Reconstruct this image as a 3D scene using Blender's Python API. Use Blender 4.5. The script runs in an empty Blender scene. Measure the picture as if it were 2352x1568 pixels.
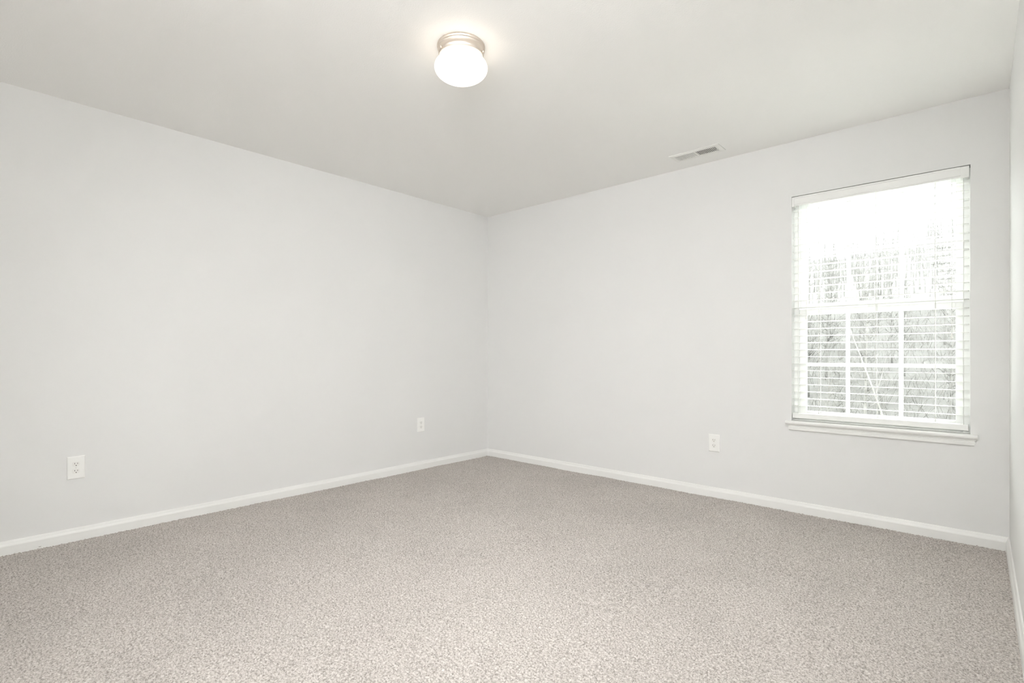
import bpy, bmesh, math, random
import numpy as np
from mathutils import Vector, Matrix

S = bpy.context.scene
COL = S.collection
rnd = random.Random(7)

# ------------------------------------------------------------------ camera
cd = bpy.data.cameras.new('camera')
cam = bpy.data.objects.new('camera', cd); COL.objects.link(cam)
cam.location = (3.734, -3.778, 1.0436)
cam.rotation_euler = (math.radians(90), 0, math.radians(41.983))
cd.sensor_width = 36.0
cd.lens = 36.0 * 1192.18 / 2352
cd.shift_y = 28.43 / 2352
cd.clip_start = 0.01
S.camera = cam

# ------------------------------------------------------------------ sky, exposure
W = bpy.data.worlds.new('overcast_sky'); S.world = W; W.use_nodes = True
bg = W.node_tree.nodes['Background']
bg.inputs['Color'].default_value = (0.97, 1.0, 0.985, 1)
bg.inputs['Strength'].default_value = 12.8
S.view_settings.view_transform = 'Standard'
S.view_settings.look = 'None'
S.view_settings.gamma = 1.0
S.view_settings.use_curve_mapping = False
S.view_settings.exposure = 0.38
S.cycles.use_denoising = True
S.cycles.max_bounces = 14
S.cycles.diffuse_bounces = 10
S.cycles.transparent_max_bounces = 24
S.cycles.sample_clamp_indirect = 8.0

# hazy sun behind thin cloud, low on the right beyond the window
su = bpy.data.lights.new('hazy_sun', 'SUN'); su.energy = 6.0; su.angle = math.radians(35); su.color = (1.0, 0.98, 0.95)
so_ = bpy.data.objects.new('hazy_sun', su); COL.objects.link(so_)
so_.rotation_euler = Vector((-0.78, -0.50, -0.55)).to_track_quat('-Z', 'Y').to_euler()

# daylight portal in the window opening (guides sky sampling, adds no light)
pl = bpy.data.lights.new('window_portal', 'AREA'); pl.shape = 'RECTANGLE'
pl.size, pl.size_y = 0.9, 1.48
pl.cycles.is_portal = True
po = bpy.data.objects.new('window_portal', pl); COL.objects.link(po)
po.location = (3.257, 0.135, 1.342); po.rotation_euler = (math.radians(-90), 0, 0)

# the photographer's strobe bounced off the corner behind, plus an added unseen fill light
def area_lamp(name, loc, direction, size, spread, energy):
    l = bpy.data.lights.new(name, 'AREA'); l.shape = 'RECTANGLE'
    l.size = l.size_y = size; l.spread = math.radians(spread); l.energy = energy
    o = bpy.data.objects.new(name, l); COL.objects.link(o)
    o.location = loc; o.rotation_euler = Vector(direction).to_track_quat('-Z', 'Y').to_euler()
area_lamp('bounced_flash', (3.2, -3.5, 1.5), (0.25, -0.7, 0.25), 0.4, 180, 47.0)
area_lamp('added_fill_light', (3.6, -3.85, 2.0), (-0.60, 0.74, -0.40), 0.7, 95, 13.0)

LAMP_STRENGTH = 1.75

# ------------------------------------------------------------------ dimensions
RW, H = 3.853, 2.44           # room: window wall along x at y=0, left wall along -y at x=0
YB = -4.25                    # wall behind the camera
OX0, OX1, OZ0, OZ1 = 2.815, 3.699, 0.606, 2.078   # window opening
WT = 0.13                     # wall thickness

# ------------------------------------------------------------------ materials
def mat(name, color, rough=0.5, metal=0.0, spec=0.5, **kw):
    m = bpy.data.materials.new(name); m.use_nodes = True
    b = m.node_tree.nodes['Principled BSDF']
    b.inputs['Base Color'].default_value = (*color, 1)
    b.inputs['Roughness'].default_value = rough
    b.inputs['Metallic'].default_value = metal
    b.inputs['Specular IOR Level'].default_value = spec
    return m

def add_bump(m, scale, strength, dist, detail=3.0, rough=0.5):
    nt = m.node_tree; b = nt.nodes['Principled BSDF']
    tc = nt.nodes.new('ShaderNodeTexCoord'); n = nt.nodes.new('ShaderNodeTexNoise')
    n.inputs['Scale'].default_value = scale; n.inputs['Detail'].default_value = detail
    n.inputs['Roughness'].default_value = rough
    bp = nt.nodes.new('ShaderNodeBump')
    bp.inputs['Strength'].default_value = strength; bp.inputs['Distance'].default_value = dist
    nt.links.new(tc.outputs['Object'], n.inputs['Vector'])
    nt.links.new(n.outputs['Fac'], bp.inputs['Height'])
    nt.links.new(bp.outputs['Normal'], b.inputs['Normal'])
    return n

M = {}
M['wall'] = mat('pale_grey_wall_paint', (0.79, 0.79, 0.785), 0.75, spec=0.25)
add_bump(M['wall'], 260, 0.08, 0.002)
M['ceiling'] = mat('white_ceiling_paint', (0.90, 0.895, 0.88), 0.9, spec=0.1)
add_bump(M['ceiling'], 150, 0.25, 0.003, 4)
M['trim'] = mat('white_semi_gloss_trim', (0.86, 0.86, 0.845), 0.35)
M['vinyl'] = mat('white_vinyl', (0.88, 0.885, 0.875), 0.35)
M['blind'] = mat('white_blind_slat', (0.87, 0.875, 0.86), 0.4)
M['cord'] = mat('white_cord', (0.80, 0.80, 0.78), 0.8, spec=0.1)
M['plate'] = mat('white_plastic_plate', (0.90, 0.90, 0.88), 0.3)
M['plate2'] = mat('white_plastic_receptacle', (0.86, 0.855, 0.83), 0.3)
M['slot'] = mat('dark_slot', (0.06, 0.055, 0.05), 0.6)
M['screw'] = mat('painted_screw', (0.78, 0.77, 0.75), 0.35, 0.2)
M['register'] = mat('white_enamelled_steel', (0.83, 0.825, 0.80), 0.45)
M['duct'] = mat('grey_duct', (0.26, 0.26, 0.25), 0.6)
M['nickel'] = mat('brushed_nickel', (0.70, 0.63, 0.56), 0.36, 1.0)
nb = M['nickel'].node_tree.nodes['Principled BSDF']
nb.inputs['Anisotropic'].default_value = 0.85
tg = M['nickel'].node_tree.nodes.new('ShaderNodeTangent'); tg.direction_type = 'RADIAL'; tg.axis = 'Z'
M['nickel'].node_tree.links.new(tg.outputs['Tangent'], nb.inputs['Tangent'])
M['scuff'] = mat('grey_scuff', (0.42, 0.40, 0.38), 0.8)

def opal():
    m = bpy.data.materials.new('lit_opal_glass'); m.use_nodes = True
    b = m.node_tree.nodes['Principled BSDF']
    b.inputs['Base Color'].default_value = (0.9, 0.88, 0.84, 1)
    b.inputs['Roughness'].default_value = 0.15
    b.inputs['Emission Color'].default_value = (1.0, 0.88, 0.73, 1)
    b.inputs['Emission Strength'].default_value = LAMP_STRENGTH
    return m
M['opal'] = opal()

def pane_glass():
    m = bpy.data.materials.new('window_glass'); m.use_nodes = True
    nt = m.node_tree; nt.nodes.clear()
    out = nt.nodes.new('ShaderNodeOutputMaterial'); mx = nt.nodes.new('ShaderNodeMixShader')
    tr = nt.nodes.new('ShaderNodeBsdfTransparent'); gl = nt.nodes.new('ShaderNodeBsdfGlossy')
    fr = nt.nodes.new('ShaderNodeFresnel'); fr.inputs['IOR'].default_value = 1.3
    tr.inputs['Color'].default_value = (0.97, 0.985, 0.975, 1)
    gl.inputs['Roughness'].default_value = 0.02
    nt.links.new(fr.outputs[0], mx.inputs[0]); nt.links.new(tr.outputs[0], mx.inputs[1])
    nt.links.new(gl.outputs[0], mx.inputs[2]); nt.links.new(mx.outputs[0], out.inputs[0])
    return m
M['glass'] = pane_glass()

def carpet():
    m = mat('cut_pile_carpet', (0.5, 0.46, 0.42), 0.95, spec=0.05)
    nt = m.node_tree; b = nt.nodes['Principled BSDF']
    tc = nt.nodes.new('ShaderNodeTexCoord')
    n = nt.nodes.new('ShaderNodeTexNoise'); n.inputs['Scale'].default_value = 140
    n.inputs['Detail'].default_value = 3; n.inputs['Roughness'].default_value = 0.65
    r = nt.nodes.new('ShaderNodeValToRGB'); e = r.color_ramp.elements
    e[0].position = 0.34; e[0].color = (0.286, 0.261, 0.237, 1)
    e[1].position = 0.66; e[1].color = (0.684, 0.652, 0.620, 1)
    x = e.new(0.50); x.color = (0.519, 0.484, 0.453, 1)
    n2 = nt.nodes.new('ShaderNodeTexNoise'); n2.inputs['Scale'].default_value = 1.6
    n2.inputs['Detail'].default_value = 3
    r2 = nt.nodes.new('ShaderNodeValToRGB'); f = r2.color_ramp.elements
    f[0].position = 0.35; f[0].color = (0.93, 0.93, 0.93, 1); f[1].position = 0.65; f[1].color = (1, 1, 1, 1)
    mul = nt.nodes.new('ShaderNodeMixRGB'); mul.blend_type = 'MULTIPLY'; mul.inputs[0].default_value = 1
    L = nt.links
    L.new(tc.outputs['Object'], n.inputs['Vector']); L.new(tc.outputs['Object'], n2.inputs['Vector'])
    L.new(n.outputs['Fac'], r.inputs[0]); L.new(n2.outputs['Fac'], r2.inputs[0])
    L.new(r.outputs[0], mul.inputs[1]); L.new(r2.outputs[0], mul.inputs[2])
    L.new(mul.outputs[0], b.inputs['Base Color'])
    return m
M['carpet'] = carpet()

def noisy(name, c0, c1, scale, rough=0.9):
    m = mat(name, c0, rough, spec=0.1)
    nt = m.node_tree; b = nt.nodes['Principled BSDF']
    tc = nt.nodes.new('ShaderNodeTexCoord'); n = nt.nodes.new('ShaderNodeTexNoise')
    n.inputs['Scale'].default_value = scale; n.inputs['Detail'].default_value = 5
    r = nt.nodes.new('ShaderNodeValToRGB'); e = r.color_ramp.elements
    e[0].position = 0.35; e[0].color = (*c0, 1); e[1].position = 0.65; e[1].color = (*c1, 1)
    nt.links.new(tc.outputs['Object'], n.inputs['Vector'])
    nt.links.new(n.outputs['Fac'], r.inputs[0]); nt.links.new(r.outputs[0], b.inputs['Base Color'])
    return m
M['bark'] = noisy('grey_bark', (0.060, 0.058, 0.055), (0.086, 0.084, 0.081), 9)
M['pale_bark'] = noisy('pale_bark', (0.075, 0.073, 0.07), (0.10, 0.098, 0.094), 6)
M['twig'] = noisy('dry_twigs', (0.058, 0.0555, 0.052), (0.088, 0.0855, 0.082), 3)
M['litter'] = noisy('leaf_litter', (0.030, 0.029, 0.0275), (0.044, 0.0428, 0.041), 2.5)

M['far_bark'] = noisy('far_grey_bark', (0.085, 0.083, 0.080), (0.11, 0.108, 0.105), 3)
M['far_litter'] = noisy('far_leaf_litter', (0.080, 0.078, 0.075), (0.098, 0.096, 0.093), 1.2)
M['bounce_pale'] = noisy('pale_bounce_ground', (0.58, 0.57, 0.54), (0.70, 0.69, 0.66), 4)  # near ground out of view, made pale to bounce daylight onto the ceiling

# ------------------------------------------------------------------ helpers
class MB:
    """collects shapes, links them as ONE mesh object"""
    def __init__(self): self.bm = bmesh.new()
    def box(self, x0, x1, y0, y1, z0, z1, bev=0.0, seg=2, mtx=None):
        t = bmesh.new()
        v = [t.verts.new((x, y, z)) for x in (x0, x1) for y in (y0, y1) for z in (z0, z1)]
        for f in ((0,1,3,2),(4,6,7,5),(0,4,5,1),(2,3,7,6),(0,2,6,4),(1,5,7,3)):
            t.faces.new([v[i] for i in f])
        if bev > 0:
            bmesh.ops.bevel(t, geom=list(t.edges), offset=bev, segments=seg, profile=0.5, affect='EDGES')
        if mtx: bmesh.ops.transform(t, matrix=mtx, verts=t.verts)
        self._merge(t); return self
    def _merge(self, t):
        vm = {}
        for v in t.verts: vm[v] = self.bm.verts.new(v.co)
        for f in t.faces:
            nf = self.bm.faces.new([vm[v] for v in f.verts]); nf.smooth = f.smooth
        t.free()
    def tube(self, pts, radii, sides=6, caps=True):
        pts = [Vector(p) for p in pts]; rings = []
        if not hasattr(radii, '__len__'): radii = [radii] * len(pts)
        for i, p in enumerate(pts):
            d = (pts[min(i+1, len(pts)-1)] - pts[max(i-1, 0)]).normalized()
            a = Vector((1, 0, 0)) if abs(d.x) < 0.8 else Vector((0, 1, 0))
            u = d.cross(a).normalized(); w = d.cross(u)
            rings.append([self.bm.verts.new(p + radii[i] * (math.cos(t) * u + math.sin(t) * w))
                          for t in [2 * math.pi * k / sides for k in range(sides)]])
        for a, b in zip(rings, rings[1:]):
            for k in range(sides):
                f = self.bm.faces.new((a[k], a[(k+1) % sides], b[(k+1) % sides], b[k])); f.smooth = True
        if caps:
            self.bm.faces.new(rings[0][::-1]); self.bm.faces.new(rings[-1])
        return self
    def lathe(self, prof, n=64, c=(0, 0, 0), axis=None, cap_start=False, cap_end=False):
        """prof: (r, h) pairs around z; axis: matrix applied afterwards"""
        mtx = axis or Matrix.Identity(4); rings = []
        for r, h in prof:
            if r < 1e-6:
                rings.append([self.bm.verts.new(Vector(c) + (mtx @ Vector((0, 0, h))))])
            else:
                rings.append([self.bm.verts.new(Vector(c) + (mtx @ Vector((r*math.cos(t), r*math.sin(t), h))))
                              for t in [2*math.pi*k/n for k in range(n)]])
        for a, b in zip(rings, rings[1:]):
            for k in range(n):
                if len(a) == 1 and len(b) == 1: continue
                if len(a) == 1: f = self.bm.faces.new((a[0], b[(k+1) % n], b[k]))
                elif len(b) == 1: f = self.bm.faces.new((a[k], a[(k+1) % n], b[0]))
                else: f = self.bm.faces.new((a[k], a[(k+1) % n], b[(k+1) % n], b[k]))
                f.smooth = True
        if cap_start and len(rings[0]) > 1: self.bm.faces.new(rings[0][::-1])
        if cap_end and len(rings[-1]) > 1: self.bm.faces.new(rings[-1])
        return self
    def sweep(self, prof, a, b, out, ma=0.0, mb=0.0):
        """profile (depth, z) extruded from a to b (xy); out = unit xy direction of depth;
        ma / mb: mitre per unit depth moved inwards at each end"""
        a, b, out = Vector((*a, 0)), Vector((*b, 0)), Vector((*out, 0))
        d = (b - a).normalized()
        r0 = [self.bm.verts.new(a + out*p + d*(ma*p) + Vector((0, 0, z))) for p, z in prof]
        r1 = [self.bm.verts.new(b + out*p - d*(mb*p) + Vector((0, 0, z))) for p, z in prof]
        n = len(prof)
        for k in range(n):
            self.bm.faces.new((r0[k], r0[(k+1) % n], r1[(k+1) % n], r1[k]))
        self.bm.faces.new(r0[::-1]); self.bm.faces.new(r1)
        return self
    def build(self, name, material, parent=None, smooth=False):
        bmesh.ops.recalc_face_normals(self.bm, faces=self.bm.faces)
        me = bpy.data.meshes.new(name); self.bm.to_mesh(me); self.bm.free()
        me.materials.append(material)
        o = bpy.data.objects.new(name, me); COL.objects.link(o)
        if parent is not None:
            o.parent = parent
            me.transform(world_inv(parent)); me.update()
        return o

def world_inv(p):
    """meshes are written in world coordinates; bring them into the (unrotated) parent's space"""
    loc = Vector((0, 0, 0))
    while p is not None:
        loc += p.location; p = p.parent
    return Matrix.Translation(-loc)

def tag(o, label=None, cat=None, group=None, kind=None):
    if label: o['label'] = label
    if cat: o['category'] = cat
    if group: o['group'] = group
    if kind: o['kind'] = kind
    return o

def empty(name, loc):
    o = bpy.data.objects.new(name, None); COL.objects.link(o); o.location = loc
    o.empty_display_size = 0.05
    return o

def struct(o, label, cat): return tag(o, label, cat, kind='structure')

# ------------------------------------------------------------------ room shell
struct(MB().box(-WT, 0, YB, 0, -0.02, H).build('wall_left', M['wall']),
       'plain pale grey painted wall on the left with two outlets', 'wall')
struct(MB().box(RW, RW+WT, YB, 0, -0.02, H).build('wall_right', M['wall']),
       'pale grey wall seen as a narrow strip at the right edge', 'wall')
struct(MB().box(-WT, RW+WT, YB-WT, YB, -0.02, H).build('wall_front', M['wall']),
       'pale grey wall behind the camera', 'wall')

def window_wall():
    m = MB(); bm = m.bm
    xs = [-WT, OX0, OX1, RW+WT]; zs = [-0.02, OZ0-0.02, OZ1, H]
    g = {}
    for s, y in ((0, 0.0), (1, WT)):
        for i, x in enumerate(xs):
            for k, z in enumerate(zs): g[s, i, k] = bm.verts.new((x, y, z))
    for s in (0, 1):
        for i in range(3):
            for k in range(3):
                if (i, k) == (1, 1): continue
                bm.faces.new((g[s,i,k], g[s,i+1,k], g[s,i+1,k+1], g[s,i,k+1]))
    ring = [(1,1),(2,1),(2,2),(1,2)]
    for a, b in zip(ring, ring[1:]+ring[:1]): bm.faces.new((g[0,*a], g[0,*b], g[1,*b], g[1,*a]))
    out = [(0,0),(1,0),(2,0),(3,0),(3,1),(3,2),(3,3),(2,3),(1,3),(0,3),(0,2),(0,1)]
    for a, b in zip(out, out[1:]+out[:1]): bm.faces.new((g[0,*a], g[0,*b], g[1,*b], g[1,*a]))
    return m.build('wall_back', M['wall'])
struct(window_wall(), 'pale grey wall facing the camera, pierced by the window', 'wall')

struct(MB().box(-WT, RW+WT, YB-WT, WT, H, H+0.1).build('ceiling', M['ceiling']),
       'flat white textured ceiling with one round light', 'ceiling')

BP = [(0, 0), (0.014, 0), (0.014, 0.052), (0.0125, 0.057), (0.009, 0.064), (0.007, 0.072), (0.0055, 0.0765), (0.004, 0.078), (0, 0.078)]
bl = MB().sweep(BP, (0, YB), (0, 0), (1, 0), 0, 1).build('baseboard_left', M['trim'])
struct(bl, 'white baseboard along the left wall', 'baseboard')
struct(MB().sweep(BP, (0, 0), (RW, 0), (0, -1), 1, 1).build('baseboard_back', M['trim']),
       'white baseboard under the window wall', 'baseboard')
struct(MB().sweep(BP, (RW, YB), (RW, 0), (-1, 0), 0, 1).build('baseboard_right', M['trim']),
       'white baseboard along the right edge wall', 'baseboard')
sc = MB()
sc.lathe([(0.0, 0.0004), (0.0032, 0.0004), (0.0042, 0.0)], 12, (0.014, -3.405, 0.017),
         Matrix.Rotation(math.radians(90), 4, 'Y') @ Matrix.Diagonal((0.5, 1.3, 1, 1)))
tag(sc.build('scuff_mark', M['scuff'], bl), 'small grey scuff near the carpet')

def make_floor():
    """carpet: a fine displaced pile over the part of the room in view, plain behind"""
    x0, x1, y0, y1 = 0.006, RW-0.006, -3.80, -0.006
    st = 0.0036
    nx, ny = int((x1-x0)/st)+1, int((y1-y0)/st)+1
    r = np.random.default_rng(3)
    fx = np.fft.fftfreq(nx, st)[None, :]; fy = np.fft.fftfreq(ny, st)[:, None]
    F = np.sqrt(fx*fx + fy*fy)
    def band(c, w):
        n = np.fft.ifft2(np.fft.fft2(r.standard_normal((ny, nx))) * np.exp(-((F-c)/w)**2)).real
        return n / n.std()
    h = 0.0017*band(95, 45) + 0.0008*band(45, 25) + 0.0010*band(1.6, 1.2)
    z = 0.006 + h
    X, Y = np.meshgrid(np.linspace(x0, x1, nx), np.linspace(y0, y1, ny))
    jx = r.standard_normal((ny, nx))*0.0006; jy = r.standard_normal((ny, nx))*0.0006
    jx[:, [0, -1]] = 0; jy[[0, -1], :] = 0
    co = np.stack([X+jx, Y+jy, z], -1).reshape(-1, 3).astype(np.float32)
    i = np.arange(nx*ny).reshape(ny, nx)
    q = np.stack([i[:-1, :-1], i[:-1, 1:], i[1:, 1:], i[1:, :-1]], -1).reshape(-1, 4)
    nb_ = len(co)
    extra = np.array([[0, YB, 0.004], [RW, YB, 0.004], [RW, y0+0.01, 0.004], [0, y0+0.01, 0.004],
                      [0, YB, -0.02], [RW, YB, -0.02], [RW, 0, -0.02], [0, 0, -0.02]], np.float32)
    co = np.concatenate([co, extra])
    q = np.concatenate([q, [[nb_, nb_+1, nb_+2, nb_+3], [nb_+4, nb_+7, nb_+6, nb_+5]]])
    me = bpy.data.meshes.new('floor')
    me.vertices.add(len(co)); me.vertices.foreach_set('co', co.ravel())
    me.loops.add(q.size); me.loops.foreach_set('vertex_index', q.ravel().astype(np.int32))
    me.polygons.add(len(q)); me.polygons.foreach_set('loop_start', np.arange(0, q.size, 4, dtype=np.int32))
    me.polygons.foreach_set('use_smooth', np.ones(len(q), bool))
    me.update(calc_edges=True); me.validate()
    me.materials.append(M['carpet'])
    o = bpy.data.objects.new('floor', me); COL.objects.link(o)
    return o
struct(make_floor(), 'wall to wall beige grey cut pile carpet', 'carpet')

# ------------------------------------------------------------------ window
win = empty('window_1', (3.257, 0.07, OZ0))
struct(win, 'white double hung window with grilles behind the lowered blind', 'window')
f = MB()
FY0, FY1 = 0.066, 0.128
f.box(OX0, OX0+0.030, FY0, FY1, OZ0, OZ1, 0.002)
f.box(OX1-0.030, OX1, FY0, FY1, OZ0, OZ1, 0.002)
f.box(OX0+0.030, OX1-0.030, FY0, FY1, OZ1-0.028, OZ1, 0.002)
f.box(OX0+0.030, OX1-0.030, FY0, FY1, OZ0, OZ0+0.016, 0.002)
f.build('window_frame', M['vinyl'], win)
MXS, GL, GR = (3.118, 3.388), 2.887, 3.636
def sash(name, y0, y1, zb0, zb1, zt0, zt1, zc):
    s = MB(); x0, x1 = OX0+0.031, OX1-0.031
    s.box(x0, GL, y0, y1, zb0, zt1, 0.002); s.box(GR, x1, y0, y1, zb0, zt1, 0.002)
    s.box(GL, GR, y0, y1, zb0, zb1, 0.002); s.box(GL, GR, y0, y1, zt0, zt1, 0.002)
    so = s.build(name, M['vinyl'], win)
    ym = (y0+y1)/2
    MB().box(GL-0.004, GR+0.004, ym-0.002, ym+0.002, zb1-0.004, zt0+0.004).build('pane', M['glass'], so)
    g = MB()
    for mx in MXS: g.box(mx-0.0115, mx+0.0115, ym-0.008, ym-0.0022, zb1, zt0, 0.0015)
    xs = [GL, MXS[0]-0.0115, MXS[0]+0.0115, MXS[1]-0.0115, MXS[1]+0.0115, GR]
    for a, b in ((0, 1), (2, 3), (4, 5)):
        g.box(xs[a], xs[b], ym-0.008, ym-0.0022, zc-0.0115, zc+0.0115, 0.0015)
    g.build('grille', M['vinyl'], so)
    return so
lo = sash('lower_sash', 0.070, 0.096, OZ0+0.017, 0.668, 1.303, 1.338, 0.974)
sash('upper_sash', 0.098, 0.124, 1.338, 1.376, 2.018, OZ1-0.029, 1.700)
MB().box(3.22, 3.29, 0.078, 0.096, 1.3385, 1.350, 0.002).build('sash_lock', M['vinyl'], lo)

# stool (inside sill) with horns and apron
st_ = MB()
ST0, ST1 = OZ0-0.020, OZ0
bm = st_.bm
pts = [(2.786, -0.042), (3.729, -0.042), (3.729, 0.0), (OX1, 0.0), (OX1, 0.066), (OX0, 0.066), (OX0, 0.0), (2.786, 0.0)]
lo_v = [bm.verts.new((x, y, ST0)) for x, y in pts]; hi_v = [bm.verts.new((x, y, ST1)) for x, y in pts]
bm.faces.new(lo_v[::-1]); bm.faces.new(hi_v)
for k in range(8): bm.faces.new((lo_v[k], lo_v[(k+1) % 8], hi_v[(k+1) % 8], hi_v[k]))
ed = [e for e in bm.edges if all(v.co.y < -0.03 for v in e.verts) and abs(e.verts[0].co.x-e.verts[1].co.x) > 0.1]
bmesh.ops.bevel(bm, geom=ed, offset=0.007, segments=4, profile=0.5, affect='EDGES')
st_.build('window_stool', M['trim'], win)
AP = [(0, ST0), (0.034, ST0), (0.034, ST0-0.002), (0.026, ST0-0.004), (0.0185, ST0-0.007), (0.0135, ST0-0.011), (0.011, ST0-0.016),
      (0.0105, ST0-0.0195), (0.017, ST0-0.021), (0.019, ST0-0.025), (0.019, ST0-0.038), (0.016, ST0-0.0415), (0, ST0-0.042)]
ap = MB()
def apron(m):
    # mitred end returns: deeper profile points sit further out
    r0, r1 = [], []
    for p, z in AP:
        r0.append(m.bm.verts.new((2.813 - 0.55*p - 0.25*(z-ST0+0.042), -p, z)))
        r1.append(m.bm.verts.new((3.704 + 0.55*p + 0.25*(z-ST0+0.042), -p, z)))
    n = len(AP)
    for k in range(n): m.bm.faces.new((r0[k], r0[(k+1) % n], r1[(k+1) % n], r1[k]))
    m.bm.faces.new(r0[::-1]); m.bm.faces.new(r1)
apron(ap); ap.build('apron', M['trim'], win)

# ------------------------------------------------------------------ blind
bd = empty('window_blind', (3.257, 0.03, OZ1-0.004))
tag(bd, 'white horizontal slat blind hanging lowered and open in the window', 'blind')
BX0, BX1 = OX0+0.003, OX1-0.005
v = MB()
VZ0, VZ1 = 2.014, 2.072
VP = [(0.0, VZ0), (0.006, VZ0), (0.009, VZ0+0.006), (0.0065, VZ0+0.012), (0.0065, VZ1-0.012), (0.010, VZ1-0.006), (0.010, VZ1), (0.0, VZ1)]
v.sweep(VP, (BX0+0.013, 0.004), (BX1-0.036, 0.004), (0, -1))
v.build('valance', M['blind'], bd)
MB().box(BX0, BX0+0.0125, -0.006, 0.045, VZ0-0.005, VZ1-0.001, 0.001).build('valance_return', M['blind'], bd)
MB().box(BX1-0.0355, BX1, -0.004, 0.045, VZ0-0.004, VZ1-0.001, 0.001).build('valance_return', M['blind'], bd)
MB().box(BX0+0.014, BX1-0.037, 0.008, 0.056, 2.026, 2.071, 0.001).build('head_rail', M['blind'], bd)

sl = MB()
TILT = 0.030
for k in range(29):
    zc = 1.9875 - 0.04583*k
    n = 5; yc = 0.032; up, dn = [], []
    wob = rnd.uniform(-0.006, 0.006)
    for j in range(n):
        t = j/(n-1)*2-1
        y = yc + 0.0245*t; z = zc - (TILT+wob)*0.0245*t + 0.0012*(1-t*t)
        up.append((y, z+0.0013)); dn.append((y, z-0.0013))
    prof = up + dn[::-1]
    r0 = [sl.bm.verts.new((BX0+0.0005, y, z)) for y, z in prof]
    r1 = [sl.bm.verts.new((BX1-0.0005, y, z)) for y, z in prof]
    m_ = len(prof)
    for j in range(m_): sl.bm.faces.new((r0[j], r0[(j+1) % m_], r1[(j+1) % m_], r1[j]))
    sl.bm.faces.new(r0[::-1]); sl.bm.faces.new(r1)
sl.build('slats', M['blind'], bd)
MB().box(BX0+0.002, BX1-0.002, 0.004, 0.060, 0.622, 0.655, 0.004, 3).build('bottom_rail', M['blind'], bd)

for cx in (2.972, 3.272, 3.549):            # ladder tapes: front and rear cord and cross rungs
    l = MB()
    bend = 0.012 if cx == 3.272 else 0.0
    for y in (0.0055, 0.0585):
        p = [(cx, y, 2.026)]
        for q in range(9): 
            z = 1.9 - q*0.14
            p.append((cx + bend*max(0, (0.95-z)/0.3)**2 if y < 0.03 else cx, y, z))
        p.append((cx + (bend if y < 0.03 else 0), y, 0.655))
        l.tube(p, 0.0013, 5)
    for k in range(29):
        zc = 1.9875 - 0.04583*k - 0.0025
        l.tube([(cx, 0.0055, zc), (cx, 0.0585, zc)], 0.0006, 4)
    l.build('ladder_cord', M['cord'], bd)
    MB().box(cx-0.008, cx+0.008, 0.012, 0.03, 0.6195, 0.6235, 0.001).build('cord_plug', M['blind'], bd)
for cx in (2.853, 3.671):                    # lift cords near both ends
    MB().tube([(cx, 0.004, 2.026), (cx, 0.004, 1.3), (cx, 0.004, 0.655)], 0.0016, 6).build('lift_cord', M['cord'], bd)
for cx, zt in ((2.902, 1.268), (3.622, 1.128)):   # pull cords with tassels
    c = MB().tube([(cx, -0.004, 2.015), (cx+0.001, -0.004, 1.7), (cx, -0.004, zt+0.03)], 0.0009, 5).build('pull_cord', M['cord'], bd)
    MB().lathe([(0.0016, 0.034), (0.0035, 0.030), (0.0048, 0.018), (0.0062, 0.004), (0.0055, 0.0), (0.0, 0.0)], 16,
               (cx, -0.004, zt), cap_start=True).build('tassel', M['plate'], c)

# ------------------------------------------------------------------ ceiling light
LX, LY = 1.985, -2.180
lamp = empty('ceiling_light', (LX, LY, H))
tag(lamp, 'round flush mount ceiling light with nickel base and glowing opal glass', 'ceiling light')
MB().lathe([(0.0, H), (0.1065, H), (0.1085, H-0.002), (0.1085, H-0.008), (0.1055, H-0.0105), (0.1055, H-0.012), (0.1068, H-0.0135), (0.1068, H-0.0175), (0.1042, H-0.020), (0.1035, H-0.0215),
            (0.1025, H-0.032), (0.101, H-0.050), (0.097, H-0.052), (0.097, H-0.045), (0.0, H-0.045)], 96, (LX, LY, 0)).build('lamp_base', M['nickel'], lamp)
gp = []
for k in range(27):
    t = -math.pi/2 + math.pi*k/26*0.83
    gp.append((0.120*math.cos(t), H-0.099 + 0.060*math.sin(t)))
gp[0] = (0.0, gp[0][1]); gp.append((0.060, H-0.046))
MB().lathe(gp, 96, (LX, LY, 0)).build('glass_shade', M['opal'], lamp)
for a in (263, 23, 143):
    t = math.radians(a)
    MB().lathe([(0.0, 0.0), (0.0022, 0.0), (0.0022, 0.005), (0.0042, 0.005), (0.0045, 0.011), (0.0, 0.0125)], 14,
               (LX+0.1005*math.cos(t), LY+0.1005*math.sin(t), H-0.043),
               Matrix.Rotation(t, 4, 'Z') @ Matrix.Rotation(math.radians(90), 4, 'Y')).build('thumb_screw', M['nickel'], lamp)

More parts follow.
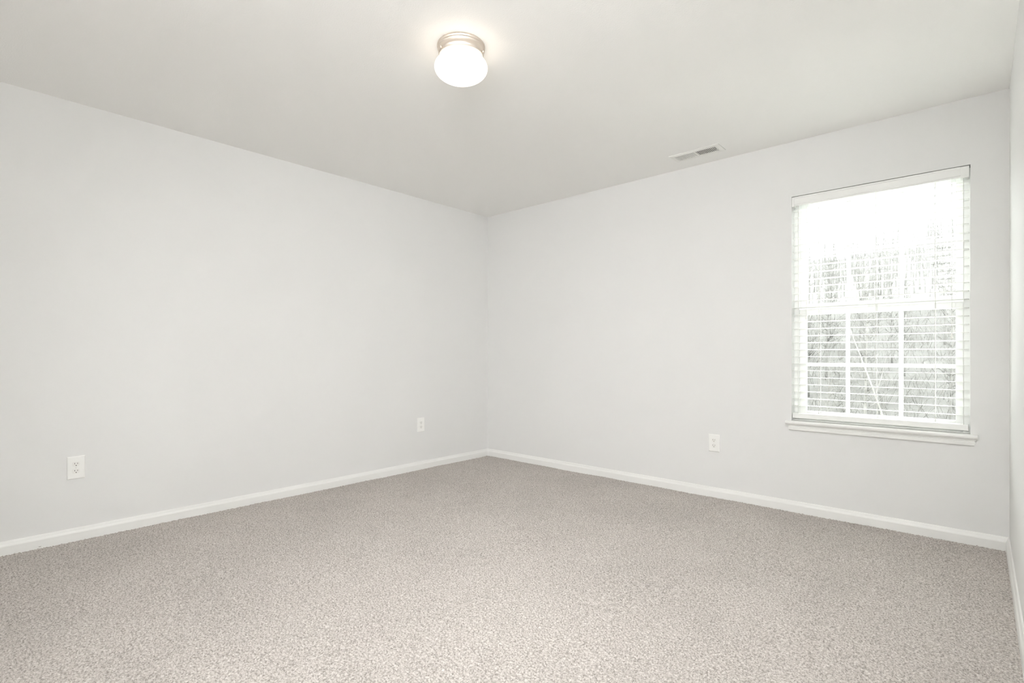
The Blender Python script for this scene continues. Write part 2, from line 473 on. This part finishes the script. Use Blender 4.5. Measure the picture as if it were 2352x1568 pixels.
# ------------------------------------------------------------------ ceiling vent
VX0, VX1, VY0, VY1 = 2.100, 2.448, -0.306, -0.160
vent = empty('ceiling_vent', ((VX0+VX1)/2, (VY0+VY1)/2, H))
tag(vent, 'white metal air register in the ceiling near the window wall', 'vent')
ix0, ix1, iy0, iy1 = VX0+0.030, VX1-0.030, VY0+0.030, VY1-0.030
xm = (ix0+ix1)/2
def vent_frame():
    m = MB(); bm = m.bm
    def ring(x0, x1, y0, y1, z): return [bm.verts.new(p) for p in ((x0,y0,z),(x1,y0,z),(x1,y1,z),(x0,y1,z))]
    a = ring(VX0, VX1, VY0, VY1, H); b = ring(VX0+0.002, VX1-0.002, VY0+0.002, VY1-0.002, H-0.004)
    c = ring(ix0-0.008, ix1+0.008, iy0-0.008, iy1+0.008, H-0.0065); d = ring(ix0, ix1, iy0, iy1, H-0.0065); e = ring(ix0, ix1, iy0, iy1, H-0.0005)
    for p, q in ((a, b), (b, c), (c, d), (d, e)):
        for k in range(4): bm.faces.new((p[k], p[(k+1) % 4], q[(k+1) % 4], q[k]))
    m.box(xm-0.006, xm+0.006, iy0, iy1, H-0.0065, H-0.002)
    return m
vent_frame().build('register_frame', M['register'], vent)
MB().box(ix0, ix1, iy0, iy1, H-0.0004, H-0.0002).build('duct_opening', M['duct'], vent)
def louvres(x0, x1, lean, half):
    m = MB(); n = 12
    for k in range(n):
        x = x0 + (x1-x0)*(k+0.5)/n
        t = Matrix.Translation((x, 0, H-0.0035)) @ Matrix.Rotation(lean, 4, 'Y')
        m.box(-half, half, iy0, iy1, -0.0004, 0.0004, mtx=t)
    return m
tag(louvres(ix0, xm-0.006, math.radians(-45), 0.0034).build('louvre_bank', M['register'], vent))
tag(louvres(xm+0.006, ix1, math.radians(26), 0.0042).build('louvre_bank', M['register'], vent))
MB().box(ix1-0.001, ix1+0.004, -0.246, -0.236, H-0.017, H-0.006, 0.001).build('damper_lever', M['plate'], vent)

# ------------------------------------------------------------------ outlets
def make_outlet(origin, rot, label):
    """built in local axes: x across, z up, -y towards the room, then turned to its wall"""
    t = empty('electrical_outlet', (0, 0, 0))
    tag(t, label, 'outlet', 'duplex wall outlets')
    p = MB(); bm = p.bm
    w, h = 0.0395, 0.0625
    def ring(w, h, y): return [bm.verts.new(q) for q in ((-w, y, -h), (w, y, -h), (w, y, h), (-w, y, h))]
    rs = [ring(w, h, 0.0), ring(w, h, -0.0025), ring(w-0.0025, h-0.0025, -0.0055), ring(w-0.006, h-0.006, -0.0065)]
    for a, b in zip(rs, rs[1:]):
        for k in range(4): bm.faces.new((a[k], a[(k+1) % 4], b[(k+1) % 4], b[k]))
    bm.faces.new(rs[-1]); bm.faces.new(rs[0][::-1])
    p.build('cover_plate', M['plate'], t)
    for s in (1, -1):
        zc = 0.0195*s; r = MB(); pr = []
        for k in range(32):
            a = 2*math.pi*k/32
            pr.append((0.0172*math.cos(a), max(-0.0125, min(0.0125, 0.0172*math.sin(a)))+zc))
        a_ = [r.bm.verts.new((x, -0.0060, z)) for x, z in pr]
        b_ = [r.bm.verts.new((zc*0+x*0.98, -0.0074, zc+(z-zc)*0.97)) for x, z in pr]
        for k in range(32): r.bm.faces.new((a_[k], a_[(k+1) % 32], b_[(k+1) % 32], b_[k]))
        r.bm.faces.new(b_)
        ro = r.build('receptacle', M['plate2'], t)
        for x, hh in ((-0.0064, 0.0036), (0.0064, 0.0030)):
            MB().box(x-0.0010, x+0.0010, -0.0078, -0.0070, zc+0.0035-hh, zc+0.0035+hh).build('blade_slot', M['slot'], ro)
        MB().lathe([(0.0, 0.0078), (0.0024, 0.0078), (0.0024, 0.0070)], 14, (0, 0, zc-0.0075),
                   Matrix.Rotation(math.radians(90), 4, 'X')).build('ground_hole', M['slot'], ro)
    MB().lathe([(0.0, 0.0078), (0.0022, 0.0076), (0.0032, 0.0064)], 16, (0, 0, 0),
               Matrix.Rotation(math.radians(90), 4, 'X')).build('plate_screw', M['screw'], t)
    t.location = origin; t.rotation_euler = (0, 0, rot)
    return t
make_outlet((0, -3.2545, 0.4125), math.radians(90), 'white outlet plate on the left wall, near the left edge of the photo')
make_outlet((0, -0.857, 0.407), math.radians(90), 'white outlet plate on the left wall, just left of the room corner')
make_outlet((2.307, 0, 0.399), 0, 'white outlet plate on the window wall, left of and below the window')

# ------------------------------------------------------------------ outside: bank and bare woods
def gz(x, y):
    return -0.35 + 3.9*min(1.0, max(0.0, (y-7)/19.0))**1.15 + 0.10*math.sin(x*0.9+y*0.5) + 0.06*math.sin(2.1*x-0.7*y)
g = MB(); gx = [-16+i*0.8 for i in range(46)]; gy = [5.4+i*0.8 for i in range(30)]
gv = [[g.bm.verts.new((x, y, gz(x, y))) for x in gx] for y in gy]
for j in range(len(gy)-1):
    for i in range(len(gx)-1):
        fc = g.bm.faces.new((gv[j][i], gv[j][i+1], gv[j+1][i+1], gv[j+1][i])); fc.smooth = True
lw = MB(); lx = [-16+i*0.8 for i in range(46)]; lyy = [0.13+i*0.5854 for i in range(10)]
lv = [[lw.bm.verts.new((x, y, gz(x, y))) for x in lx] for y in lyy]
for j in range(len(lyy)-1):
    for i in range(len(lx)-1):
        fc = lw.bm.faces.new((lv[j][i], lv[j][i+1], lv[j+1][i+1], lv[j+1][i])); fc.smooth = True
struct(lw.build('unseen_bounce_ground', M['bounce_pale']), 'unseen near ground outside the window, made pale to bounce light inside', 'ground')
struct(g.build('ground', M['litter']), 'leaf covered bank rising outside the window', 'ground')

def tree_mesh(seed, h, r0, nb):
    """trunk and branches as separate meshes in local coordinates"""
    r = random.Random(seed); tr, br = MB(), MB()
    pts, p, n = [], Vector((0, 0, -0.15)), 9
    lean = Vector((r.uniform(-.05, .05), r.uniform(-.05, .05), 1))
    for k in range(n+1):
        pts.append(p.copy()); p = p + Vector((lean.x + r.uniform(-.05, .05), lean.y + r.uniform(-.05, .05), 1)) * (h/n)
    tr.tube(pts, [r0*(1-0.85*k/n) for k in range(n+1)], 8)
    for b in range(nb):
        t = r.uniform(0.22, 0.97)*n; k = min(int(t), n-1)
        s = pts[k].lerp(pts[k+1], t-k); a = r.uniform(0, 2*math.pi)
        L = h*(0.15*(1-t/n)+0.06)*r.uniform(.6, 1.2)
        d = Vector((math.cos(a), math.sin(a), r.uniform(.3, 1.1))).normalized()
        q = [s]
        for m in range(4):
            d = (d + Vector((r.uniform(-.3, .3), r.uniform(-.3, .3), r.uniform(-.05, .3)))).normalized(); q.append(q[-1]+d*L/4)
        rb = r0*0.30*(1-0.7*t/n)+0.003
        br.tube(q, [rb, rb*.8, rb*.6, rb*.4, rb*.2], 5)
        for w in range(5):
            e = r.randint(1, 4); d2 = (d + Vector((r.uniform(-1, 1), r.uniform(-1, 1), r.uniform(-.4, .8)))).normalized()
            s2 = q[e]; m2 = s2 + d2*L*0.22
            e2 = m2 + (d2+Vector((r.uniform(-.4, .4), r.uniform(-.4, .4), .25)))*L*0.2
            br.tube([s2, m2, e2], [rb*.4, rb*.28, rb*.12], 4)
            br.tube([m2, m2 + (d2+Vector((r.uniform(-1, 1), r.uniform(-1, 1), .2)))*L*0.14], [rb*.25, rb*.1], 3)
    return tr, br
protos = []
for s, (h, r0, nb) in enumerate(((4.6, .042, 44), (5.6, .058, 50), (3.6, .030, 40), (6.4, .070, 50))):
    t = empty('bare_tree', (0, 0, 0)); tr, br = tree_mesh(11+s, h, r0, nb)
    tr.build('trunk', M['bark'], t); br.build('branches', M['bark'], t)
    tag(t, 'thin bare grey tree among the woods outside the window', 'tree', 'bare trees outside the window')
    protos.append(t)
spots = []
rt = random.Random(21)
for i in range(6000):
    y = 4.4 + 17.0*rt.random()
    half = 0.9 + y*0.19; cx = 3.734 - 0.125*(y+3.78)
    x = cx + rt.uniform(-1, 1)*half*1.2
    if all(math.hypot(x-p[0], y-p[1]) > 1.12 for p in spots):
        spots.append((x, y, rt.uniform(0, 6.28), rt.uniform(.50, .85)))
    if len(spots) == 48: break
for i, (x, y, a, s) in enumerate(spots):
    src = protos[i % 4]
    if i < 4: o = src
    else:
        o = src.copy(); COL.objects.link(o)
        for ch in src.children:
            c = ch.copy(); COL.objects.link(c); c.parent = o
    o.location = (x, y, gz(x, y)); o.rotation_euler = (0, 0, a); o.scale = (s*.8, s*.8, s*rt.uniform(.75, .95))

# one pale sapling leaning across the middle panes
ls = MB(); lp = []
for k in range(11):
    t = k/10; x, y = 3.02-0.55*t, 4.4-0.2*t
    lp.append((x, y, gz(3.02, 4.4)-0.05 + 1.9*t + 0.06*math.sin(3*t)))
ls.tube(lp, [0.014-0.009*k/10 for k in range(11)], 7)
ls.tube([lp[5], (2.80, 4.32, lp[5][2]+.22), (2.86, 4.30, lp[5][2]+.5)], [.006, .004, .002], 5)
tag(ls.build('leaning_sapling', M['pale_bark']), 'pale sapling leaning diagonally across the lower window panes', 'tree')

# distant wooded hill behind the bank
hl = MB(); hx = [-34+i*1.6 for i in range(44)]; hy = [26.0+i*1.6 for i in range(16)]
def hz(x, y): return 2.9 + 6.6*min(1, max(0, (y-26)/22.0)) + 0.35*math.sin(x*0.45+1) + 0.2*math.sin(x*1.3+y)
hv = [[hl.bm.verts.new((x, y, hz(x, y))) for x in hx] for y in hy]
for j in range(len(hy)-1):
    for i in range(len(hx)-1):
        fc = hl.bm.faces.new((hv[j][i], hv[j][i+1], hv[j+1][i+1], hv[j+1][i])); fc.smooth = True
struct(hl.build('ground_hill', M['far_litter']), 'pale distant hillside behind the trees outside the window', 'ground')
dw = MB(); rd = random.Random(9)
for i in range(800):
    y = rd.uniform(27, 49); x = 3.734 - 0.125*(y+3.78) + rd.uniform(-1, 1)*(2+y*0.24)
    z = hz(x, y); h = rd.uniform(.8, 2.6); r_ = rd.uniform(.018, .05); lx_ = rd.uniform(-.15, .15)
    dw.tube([(x, y, z-.3), (x+lx_*.5, y, z+h*.5), (x+lx_, y, z+h)], [r_, r_*.7, r_*.15], 5, caps=False)
    for w in range(5):
        t = rd.uniform(.3, 1); b = Vector((x+lx_*t, y, z+h*t)); d = Vector((rd.uniform(-1, 1), rd.uniform(-.5, .5), rd.uniform(.2, 1.2)))*h*.16
        dw.tube([b, b+d, b+d*1.6+Vector((0, 0, .08))], [r_*.4, r_*.28, r_*.1], 3, caps=False)
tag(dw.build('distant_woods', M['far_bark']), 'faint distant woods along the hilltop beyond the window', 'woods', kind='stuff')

# tangled undergrowth
ug = MB(); ru = random.Random(5)
for i in range(3200):
    y = 4.6 + 18*ru.random()**0.8; cx = 3.734 - 0.125*(y+3.78); x = cx + ru.uniform(-1, 1)*(1.0+y*0.22)
    if any(abs(x-p[0]) < .34 and abs(y-p[1]) < .34 for p in spots) or math.hypot(x-3.02, y-4.4) < .6: continue
    z = gz(x, y); L = ru.uniform(.25, .62); d = Vector((ru.uniform(-.5, .5), ru.uniform(-.5, .5), 1)).normalized()
    p0 = Vector((x, y, z-.05)); p1 = p0+d*L*.5; p2 = p1 + (d+Vector((ru.uniform(-.6, .6), ru.uniform(-.6, .6), -.1)))*L*.4
    r_ = ru.uniform(.003, .008)
    ug.tube([p0, p1, p2], [r_, r_*.8, r_*.3], 4, caps=False)
    for w in range(3):
        q = p1.lerp(p2, ru.random()); e = q+Vector((ru.uniform(-1, 1), ru.uniform(-1, 1), ru.uniform(-.3, 1)))*L*.22
        ug.tube([q, e], [r_*.5, r_*.2], 3, caps=False)
tag(ug.build('undergrowth', M['twig']), 'tangle of dry brush covering the bank outside the window', 'undergrowth', kind='stuff')
